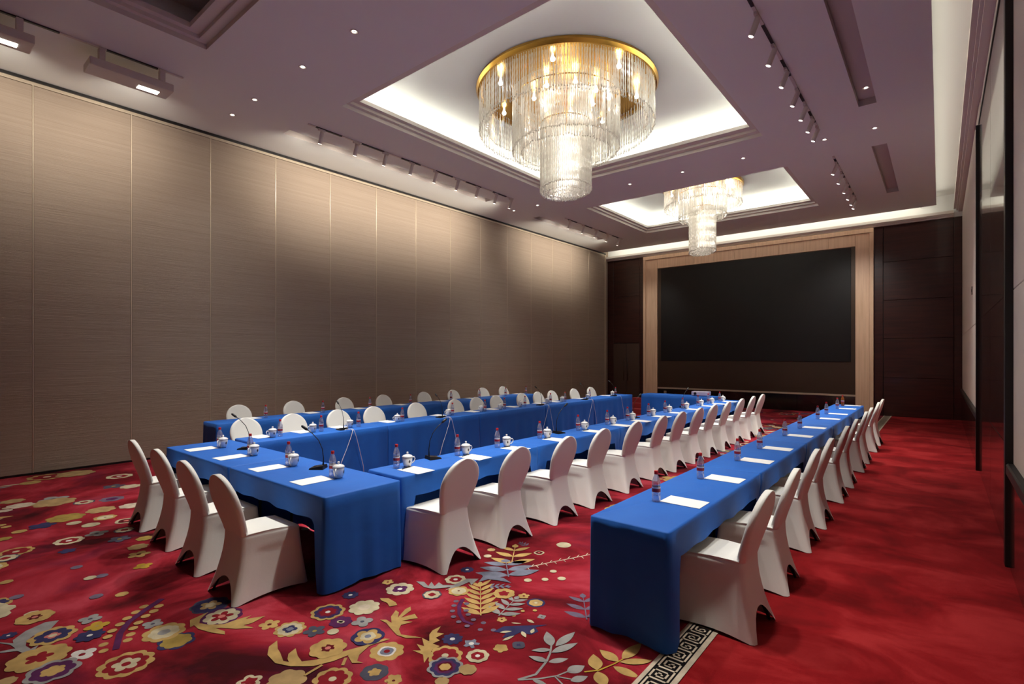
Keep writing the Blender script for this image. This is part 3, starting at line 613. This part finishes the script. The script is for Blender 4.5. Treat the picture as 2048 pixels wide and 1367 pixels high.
# ================================================================== CHAIRS
def chair_proto():
    t = thing('banquet_chair', '', 'chair', group='white covered banquet chairs')
    NR, NS, NCn = 9, 8, 3
    def ringuv():
        L = []
        for i in range(NR): L.append(('r', (i+1)/(NR+1)))
        for k in range(NCn): L.append(('rr', k/(NCn-1)))
        for i in range(NS): L.append(('s1', (i+1)/(NS+1)))
        for k in range(NCn): L.append(('fr', k/(NCn-1)))
        for i in range(NR): L.append(('f', (i+1)/(NR+1)))
        for k in range(NCn): L.append(('fl', k/(NCn-1)))
        for i in range(NS): L.append(('s2', (i+1)/(NS+1)))
        for k in range(NCn): L.append(('rl', k/(NCn-1)))
        return L
    UV = ringuv(); n_ = len(UV)
    def sect(e, s, hwR, hwF, yR, yF, rc):
        def cor(cx_, cy_, a0): a = a0+s*PI/2; return (cx_+rc*math.cos(a), cy_+rc*math.sin(a))
        if e == 'r': return (-hwR+rc+(2*hwR-2*rc)*s, yR)
        if e == 'rr': return cor(hwR-rc, yR+rc, -PI/2)
        if e == 's1': y = yR+rc+(yF-yR-2*rc)*s; return (hwR+(hwF-hwR)*s, y)
        if e == 'fr': return cor(hwF-rc, yF-rc, 0)
        if e == 'f': return (hwF-rc-(2*hwF-2*rc)*s, yF)
        if e == 'fl': return cor(-hwF+rc, yF-rc, PI/2)
        if e == 's2': y = yF-rc-(yF-yR-2*rc)*s; return (-(hwF+(hwR-hwF)*s), y)
        if e == 'rl': return cor(-hwR+rc, yR+rc, PI)
    def dims(z):
        q_ = max(0, 1-z/.45)
        return (.166+.076*q_**1.45, .215+.03*q_**1.3, -.200-.095*q_**1.8, .240+.055*q_**1.3)
    rings = []
    def arch(e, s):
        if e == 'r': return .155*(1-abs(2*s-1)**2.4)
        if e == 'f': return .12*(1-abs(2*s-1)**2.6)
        if e in ('s1', 's2'): return .022*(1-abs(2*s-1)**2)
        return 0
    for t_ in (0, .04, .12, .24, .38, .54, .68, .74, .78, .82, .86, .92, 1.0):
        ring = []
        for e, s in UV:
            zb = arch(e, s); z = zb+(.435-zb)*t_; d = dims(z); x, y = sect(e, s, *d, .035)
            q_ = (1-z/.45)
            if e in ('s1', 's2'):
                sm = lambda v, a, c: (lambda w_: w_*w_*(3-2*w_))(min(1, max(0, (v-a)/(c-a))))
                f_ = s if e == 's1' else 1-s
                x -= math.copysign(.012*sm(-z, -.385, -.32)*sm(f_, .06, .32)*(.35+.65*sm(z, 0, .15)), x)
            ring.append((x, y, z+.004))
        rings.append(ring)
    nsk = len(rings)
    def slab(z, hw, yR, th): return [(*sect(e, s, hw, hw, yR, yR+th, th*.42), z) for e, s in UV]
    base = slab(.478, .166, -.200, .055)
    d = dims(.45)
    for ins, z in ((0.0, .452), (.004, .462), (.012, .470)):
        rings.append([(x*(1-ins*4), min(y, .240-ins) if y > 0 else y, z) for (x, y) in [sect(e, s, *d, .035) for e, s in UV]])
    last = rings[-1]
    for k in range(1, 7):
        f = k/6; rings.append([(a[0]+(c[0]-a[0])*f, a[1]+(c[1]-a[1])*f, a[2]+(c[2]-a[2])*f+.012*math.sin(PI*f)*(1 if a[1] > -.15 else 0)) for a, c in zip(last, base)])
    nst = len(rings)
    ztop = .94; zc = .715
    zl = [.478+(zc-.478)*i/7 for i in range(1, 8)]+[zc+(ztop-zc)*math.sin(PI/2*i/11) for i in range(1, 12)]
    for z in zl:
        f = (z-.478)/(ztop-.478); hw = .166+.058*math.sin(PI/2*min(1, f*1.75))**1.3
        if z > zc: hw *= max(.06, (1-((z-zc)/(ztop-zc))**2.15)**.5)
        yR = -.200-.010*math.sin(PI*f)-.128*f**1.2; th = .055-.012*f
        rings.append([(x, y, zz) for x, y, zz in slab(z, max(hw, th*.45), yR, th)])
    b = MB(); b.v = [p for r in rings for p in r]
    for j in range(len(rings)-1):
        for i in range(n_): b.f.append((j*n_+i, j*n_+(i+1) % n_, (j+1)*n_+(i+1) % n_, (j+1)*n_+i)); b.m.append(0)
    b.f.append(tuple(range((len(rings)-1)*n_, len(rings)*n_))); b.m.append(0)
    full = b.mesh('tmp', 'chair', True); vn = [v.normal.copy() for v in full.vertices]
    split = [('skirt', 0, nsk), ('seat', nsk, nst-1), ('backrest', nst-1, 99)]
    for nm, a, c in split:
        faces = [f for k, f in enumerate(b.f) if a <= (k//n_) < c] if nm != 'skirt' else [f for k, f in enumerate(b.f) if k//n_ < nsk]
        ids = sorted({i for f in faces for i in f}); mp = {v: k for k, v in enumerate(ids)}
        sb = MB(); sb.v = [b.v[i] for i in ids]; sb.f = [tuple(mp[i] for i in f) for f in faces]; sb.m = [0]*len(faces)
        me = sb.mesh(nm, 'chair', True); me.normals_split_custom_set_from_vertices([vn[i] for i in ids])
        o = ob(nm, me, t)
    bpy.data.meshes.remove(full)
    for sx, sy, sy2 in ((-1, .19, .255), (1, .19, .255), (-1, -.15, -.262), (1, -.15, -.262)):
        MB().tube([(sx*.145, sy, .42), (sx*.150, sy+(sy2-sy)*.25, .2), (sx*.195, sy2, .004)], .011, 6).build('leg', 'black', t, smooth=True)
    return Proto(t)
CH = chair_proto()
def chairs(pts, rz, text):
    for i, (x, y) in enumerate(pts):
        CH.put((x, y, 0), rz+R.uniform(-.03, .03), text(i))
front = [(-6.60, 2.0), (-5.79, 1.98), (-4.97, 1.94), (-4.19, 1.915)]
chairs(front, 0, lambda i: f'white covered chair with its back to us, {ORD[i]} of four from the taupe wall')
RLY = [3.21, 3.98, 4.84, 5.64, 6.53, 7.40, 8.15, 8.96, 9.70, 10.5, 11.4, 12.25, 13.05]
chairs([(-3.48, y) for y in RLY], PI/2, lambda i: f'white covered chair along the middle table row, {ORD[i]} from the camera')
RRY = [3.74, 4.60, 5.70, 6.55, 7.80, 8.75, 10.0, 10.85, 12.2, 13.1]
chairs([(-1.18 if i < 2 else -1.21, y) for i, y in enumerate(RRY)], PI/2, lambda i: f'white covered chair along the right table row, {ORD[i]} from the camera')
BY = [3.32, 4.03, 4.80, 5.5, 6.46, 7.49, 8.13, 8.77, 9.70, 10.34, 10.94, 11.98, 12.86]
chairs([(-7.40, y) for y in BY], -PI/2, lambda i: f'white covered chair behind the left row, {ORD[i]} from the camera')
AY = [4.13, 5.18, 6.3, 7.32, 8.53, 9.52, 10.67, 11.55]
chairs([(-9.56, y) for y in AY], -PI/2, lambda i: f'white covered chair behind the row by the taupe wall, {ORD[i]} from the camera')
# ================================================================== TABLES AND CLOTHS
TZ = .75
def table_at(cx_, cy_, L, W, rz, tlabel, clabel, hem=.20, seed=0, chair_side=True, cgroup='blue cloths on the table rows'):
    """local x along the table, local -y is the chair side"""
    t = thing('folding_table', tlabel, 'table', (cx_, cy_, 0), rz, 'folding tables under blue cloths')
    bevel_box('tabletop', (-L/2+.015, -W/2+.015, TZ-.035), (L/2-.015, W/2-.015, TZ-.006), 'door', t, .003)
    for sx in (-1, 1):
        for sy in (-1, 1): MB().tube([(sx*(L/2-.22), sy*(W/2-.20), TZ-.036), (sx*(L/2-.20), sy*(W/2-.20), .004)], .014, 6).build('leg', 'black', t, smooth=True)
    rr = random.Random(seed); p1, p2, p3 = rr.random()*6, rr.random()*6, rr.random()*6
    hx, hy = L/2-.006, W/2; rc = .012
    per = []   # (x, y, nx, ny, side, s)
    nl, ns = 56, 22
    for i in range(nl): per.append((-hx+rc+(2*hx-2*rc)*i/(nl-1), -hy, 0, -1, 'c'))
    for i in range(ns): per.append((hx, -hy+rc+(2*hy-2*rc)*i/(ns-1), 1, 0, 'e'))
    for i in range(nl): per.append((hx-rc-(2*hx-2*rc)*i/(nl-1), hy, 0, 1, 'f'))
    for i in range(ns): per.append((-hx, hy-rc-(2*hy-2*rc)*i/(ns-1), -1, 0, 'e'))
    n_ = len(per); verts = []; nk = 9
    for x, y, nx, ny, sd in per: verts.append((x-nx*.012, y-ny*.012, TZ+.001))
    for x, y, nx, ny, sd in per: verts.append((x-nx*.004, y-ny*.004, TZ-.002))
    for k in range(nk):
        tk = (k/(nk-1))
        for x, y, nx, ny, sd in per:
            full = TZ-.012; u = 1
            if sd == 'c' and chair_side:
                e = hx-abs(x); u = min(1, max(0, (e-.075)/.07)); u = u*u*(3-2*u)
                h = full*(1-u)+u*(hem+.006*math.sin(x*7+p1)+.005*math.sin(x*19+p2))
            else: h = full-.008*(1+math.sin((x+y)*9+p3))
            zz = TZ-.008-(h-.008)*tk; dep = (TZ-zz)/TZ
            amp = (.004+.010*dep) if sd != 'c' else .004+.006*dep
            if sd == 'e': amp *= .75
            fold = amp*(math.sin((x*11 if nx == 0 else y*21)+p1)+.6*math.sin((x*23 if nx == 0 else y*37)+p2))
            o_ = .002+.018*dep+fold*min(1, dep*2.2)
            if sd == 'e': o_ = .0015 + (o_*.9 if (x > 0 and ends[1]) or (x < 0 and ends[0]) else 0)
            elif sd == 'c' and chair_side and u < 1 and not (ends[1] if x > 0 else ends[0]): o_ -= (1-u)*.13*max(0, dep-.15)
            elif hx-abs(x) < .03: o_ *= .6
            verts.append((x+nx*o_, y+ny*o_, zz))
    faces = [tuple(range(n_))]
    for k in range(nk+1):
        for i in range(n_): faces.append((k*n_+i, (k+1)*n_+i, (k+1)*n_+(i+1) % n_, k*n_+(i+1) % n_))
    b = MB(); b.v = verts; b.f = faces; b.m = [0]*len(faces)
    o = b.build('tablecloth', 'cloth', None, smooth=True); o.location = (cx_, cy_, 0); o.rotation_euler = (0, 0, rz)
    tag(o, clabel, 'tablecloth', cgroup)
    return o
ends = (True, True)
# near end of the U (two tables side by side, chairs on the camera side)
ends = (True, False); table_at(-6.2, 2.51, 1.74, .72, 0, 'table under the left cloth at the near end of the U', 'blue cloth on the left table at the near end of the U', seed=1)
ends = (False, True); table_at(-4.465, 2.51, 1.71, .72, 0, 'table under the right cloth at the near end of the U', 'blue cloth on the right table at the near end of the U, reaching the floor', seed=2)
def row(x, W, y0, L, n_, rz, what, seed, hem=.2):
    global ends
    for i in range(n_):
        nearend, farend = i == 0, i == n_-1
        # rz=+90deg: local x -> +Y ; rz=-90deg: local x -> -Y
        ends = (nearend, farend) if rz > 0 else (farend, nearend)
        table_at(x, y0+L*(i+.5), L, W, rz, f'table under the {ORD[i]} cloth from the camera in the {what}', f'blue cloth on the {ORD[i]} table from the camera in the {what}', hem, seed+i)
row(-3.95, .50, 2.94, 2.05, 5, PI/2, 'middle row', 10)
row(-1.553, .555, 3.05, 2.10, 5, PI/2, 'right row', 20, .19)
row(-6.86, .52, 2.94, 2.07, 5, -PI/2, 'left row', 30)
row(-9.08, .54, 3.37, 2.10, 4, -PI/2, 'row by the taupe wall', 40)
ends = (True, True); table_at(-5.55, 14.0, 2.0, .55, PI, 'cross table at the far end before the screen', 'blue cloth on the cross table at the far end before the screen', seed=50, chair_side=False)
# ================================================================== TABLEWARE
def bottle_proto():
    t = thing('water_bottle', '', 'bottle', group='water bottles on the tables')
    MB().lathe([(.004, .002), (.028, .001), (.031, .008), (.031, .06), (.029, .065), (.031, .07), (.031, .112), (.029, .118), (.031, .125), (.030, .145), (.022, .175), (.0135, .195), (.0125, .205)], 16, cap=False).build('body', 'water', t, smooth=True)
    MB().lathe([(.0145, .200), (.0150, .203), (.0150, .222), (.013, .226)], 14).build('cap', 'redcap', t, auto=40)
    b = MB(); b.lathe([(.0316, .072), (.0316, .098)], 18, m=0, cap=False); b.lathe([(.0316, .098), (.0316, .110)], 18, m=1, cap=False); b.build('label_band', ['label', 'labelw'], t, smooth=True)
    return Proto(t)
def mug_proto():
    t = thing('tea_mug', '', 'mug', group='lidded tea mugs on the tables')
    MB().lathe([(.002, .003), (.026, .002), (.030, .006), (.038, .03), (.042, .06), (.043, .088), (.040, .088), (.039, .06)], 20, cap=False).build('body', 'ceramic', t, smooth=True)
    lid_ = MB().lathe([(.046, .088), (.046, .092), (.034, .103), (.012, .110), (.001, .1115)], 20, cap=False); lid = lid_.build('lid', 'ceramic', t, smooth=True)
    MB().lathe([(.008, .109), (.007, .114), (.010, .124), (.008, .130), (.001, .132)], 14, cap=False).build('lid_knob', 'ceramic', lid, smooth=True)
    MB().tube([(0, -.040, .078), (0, -.062, .080), (0, -.072, .066), (0, -.066, .046), (0, -.050, .030), (0, -.036, .026)], .0055, 7).build('handle', 'ceramic', t, smooth=True)
    e = MB(); 
    for a, z in [(a_+k_, z_) for k_ in (0, PI) for a_, z_ in ((.0, .060), (.10, .052), (-.08, .050), (.03, .042))]:
        e.box((.0412*math.cos(a)-.0015, .0412*math.sin(a)-.0035, z-.005), (.0412*math.cos(a)+.0015, .0412*math.sin(a)+.0035, z+.005))
    e.build('emblem', 'ink', t)
    t.scale = (1.14, 1.14, 1.10)
    return Proto(t)
def paper_proto():
    me = MB().box((-.105, -.148, 0), (.105, .148, .0022)).mesh('paper_sheet', 'paper')
    return tag(ob('paper_sheet', me), '', 'paper', 'sheets of paper on the tables')
def pen_proto():
    t = thing('pen', '', 'pen', group='pens beside the paper')
    MB().tube([(-.065, 0, .0045), (.06, 0, .0045)], .0042, 6).build('barrel', 'black', t, smooth=True); MB().tube([(.06, 0, .0045), (.07, 0, .0045)], [.004, .001], 6).build('tip', 'reflector', t, smooth=True)
    return Proto(t)
BT, MG, PN = bottle_proto(), mug_proto(), pen_proto()
class P1:
    def __init__(s, o): s.o = o; s.used = False
    def put(s, loc, rz, label):
        o = s.o
        if s.used: o = s.o.copy(); C.objects.link(o)
        s.used = True; o.location = loc; o.rotation_euler = (0, 0, rz); o['label'] = label; return o
PP = P1(paper_proto())
ZT = TZ+.0022
def put_paper(x, y, fx, fy, where): PP.put((x, y, ZT), math.atan2(fy, fx)-PI/2+R.uniform(-.04, .04), f'sheet of white paper {where}')
def put_bottle(x, y, where): BT.put((x, y, ZT), R.random()*6, f'water bottle with red cap {where}')
def put_mug(x, y, a, where): MG.put((x, y, ZT), a+R.uniform(-.25, .25), f'white lidded tea mug {where}')
J = lambda: R.uniform(-.012, .012)
for i, (x, y) in enumerate([(-6.60, 2.36), (-5.82, 2.37), (-4.98, 2.37), (-4.19, 2.37)]):
    w_ = f'on the near end table, {ORD[i]} from the taupe wall'
    put_paper(x, y, 0, 1, w_); put_bottle(x-.01, y+.205, w_); put_mug(x+.085, y+.205, .5, w_)
for i, (bY, mY) in enumerate(zip([3.16, 3.97, 4.62, 5.47, 6.41, 7.24, 7.93, 8.74, 9.49, 10.34, 11.2, 11.87, 12.63], [3.26, 4.07, 4.745, 5.575, 6.53, 7.35, 8.05, 8.86, 9.605, 10.45, 11.32, 12.0, 12.75])):
    w_ = f'on the middle row, {ORD[i]} from the camera'
    put_bottle(-4.03+J(), bY, w_); put_mug(-3.995+J(), mY, PI-.35, w_); put_paper(-3.815, mY-.05, -1, 0, w_)
    if i < 5: PN.put((-3.945, mY-.06, ZT+.0023), PI/2+R.uniform(-.3, .3), f'black pen {w_}')
for i, (bY, pY) in enumerate(zip([3.66, 4.58, 5.61, 6.48, 7.76, 8.7, 10.15, 11.1, 12.35, 13.2], [3.77, 4.70, 5.72, 6.62, 7.87, 8.9, 10.32, 11.27, 12.5, 13.36])):
    w_ = f'on the right row, {ORD[i]} from the camera'
    put_bottle(-1.62+J(), bY, w_); put_paper(-1.455, pY, -1, 0, w_)
for i, (bY, mY) in enumerate(zip([3.41, 4.0, 4.63, 5.46, 6.61, 7.47, 8.07, 8.72, 9.69, 10.27, 11.4, 12.74], [3.30, 3.88, 4.48, 5.36, 6.50, 7.36, 7.93, 8.58, 9.56, 10.15, 11.28, 12.58])):
    w_ = f'on the left row, {ORD[i]} from the camera'
    put_bottle(-6.83+J(), bY, w_); put_mug(-6.83+J(), mY, 0, w_); put_paper(-6.99, mY-.08, 1, 0, w_)
for i, bY in enumerate([4.25, 5.34, 6.39, 7.46, 8.68, 9.68, 10.70, 11.6]):
    w_ = f'on the row by the taupe wall, {ORD[i]} from the camera'
    put_bottle(-9.04+J(), bY, w_); put_paper(-9.19, bY-.16, 1, 0, w_)
am = clear_mat('amber_bottle', (235, 150, 60), .5, .08, ((226, 132, 44), .7)); lastb = None
for o in bpy.data.objects:
    if o.name.startswith('water_bottle') and o.get('label', '') == 'water bottle with red cap on the right row, tenth from the camera': lastb = o
lastb.name = 'drink_bottle'; lastb['label'] = 'amber drink bottle on the right row, farthest from the camera'
for ch in lastb.children:
    if ch.name.startswith('body'): ch.data = ch.data.copy(); ch.data.materials[0] = am
# microphones
def mic_proto():
    t = thing('desk_microphone', '', 'microphone', group='gooseneck desk microphones')
    b = MB(); b.add([(-.065, -.06, 0), (.065, -.06, 0), (.065, .075, 0), (-.065, .075, 0), (-.06, -.055, .014), (.06, -.055, .014), (.055, .07, .036), (-.055, .07, .036)],
                    [(3,2,1,0),(4,5,6,7),(0,1,5,4),(1,2,6,5),(2,3,7,6),(3,0,4,7)]); bs = b.build('base', 'black', t)
    MB().box((-.022, -.035, .018), (.022, -.010, .0245)).build('talk_button', 'reflector', bs)
    pts = [(0, .055, .03), (0, .057, .10), (0, .045, .19), (0, .010, .27), (0, -.05, .335), (0, -.10, .37)]
    gn = MB().tube(pts, [.009, .005, .004, .004, .004, .004], 8).build('gooseneck', 'black', t, smooth=True)
    MB().tube([(0, -.095, .366), (0, -.11, .377), (0, -.145, .402), (0, -.155, .408)], [.007, .013, .013, .006], 10).build('mic_head', 'black', gn, smooth=True)
    return Proto(t)
MC = mic_proto()
def mic(x, y, rz, label): MC.put((x, y, ZT), rz, label)
mic(-6.21, 2.68, -.9, 'black gooseneck microphone at the near end of the U, by the left bottles'); mic(-4.60, 2.66, -.9, 'black gooseneck microphone at the near end of the U, by the right bottles')
for i, y in enumerate([3.69, 6.02, 8.35, 10.6]): mic(-4.10, y, PI-.25, f'black gooseneck microphone on the middle row, {ORD[i]} from the camera')
BM = [4.28, 6.22, 9.15, 11.0, 12.45]
for i, y in enumerate(BM): mic(-6.74, y, -PI/2-.1, f'black gooseneck microphone on the left row, {ORD[i]} from the camera')
def cable(pts, label):
    P = [Vector(p) for p in pts]; out = []
    for i in range(len(P)-1):
        a, b_, c, d = P[max(i-1, 0)], P[i], P[i+1], P[min(i+2, len(P)-1)]
        for k in range(6):
            t_ = k/6; out.append(.5*((2*b_)+(c-a)*t_+(2*a-5*b_+4*c-d)*t_*t_+(3*b_-a-3*c+d)*t_**3))
    out.append(P[-1])
    o = MB().tube(out, .0042, 6).build('microphone_cable', 'cable', smooth=True); return tag(o, label, 'cable', 'white microphone cables')
XF = -6.56
for i, y in enumerate(BM):
    if i != 4: cable([(-6.650, y-.01, .757), (-6.62, y+.03, .765), (XF, y+.06, .74), (XF+.01, y-.04, .50), (XF+.02, y-.16, .25), (XF+.05, y-.22, .02), (XF+.35, y-.1, .006)], f'white cable falling from the {ORD[i]} left-row microphone, nearer strand')
    cable([(-6.650, y+.03, .757), (-6.62, y+.06, .765), (XF, y+.09, .74), (XF+.012, y+.16, .50), (XF+.02, y+.22, .25), (XF+.05, y+.27, .02), (XF+.35, y+.4, .006)], f'white cable falling from the {ORD[i]} left-row microphone, farther strand')
# things at the far end
eq = thing('projector', 'pale lavender boxy device on the far cross table', 'projector', (-4.95, 14.0, ZT), .1)
bevel_box('case', (-.22, -.14, .015), (.22, .14, .12), 'lav', eq, .012, 2); MB().tube([(-.12, -.135, .07), (-.12, -.165, .07)], .035, 14).build('lens', 'black', eq, auto=40)
for sx in (-.18, .18): MB().lathe([(.015, 0), (.015, .016)], 8, (sx, 0, 0)).build('foot', 'black', eq)
st = thing('stage_steps', 'red carpeted portable steps beyond the far end of the left row', 'steps', (-7.35, 15.2, 0), 0)
for i in range(3): bevel_box('step', (-.5, .28*i, 0), (.5, .28*(i+1)-.002 if i < 2 else .84, .15*(i+1)), 'redfab', st, .01)
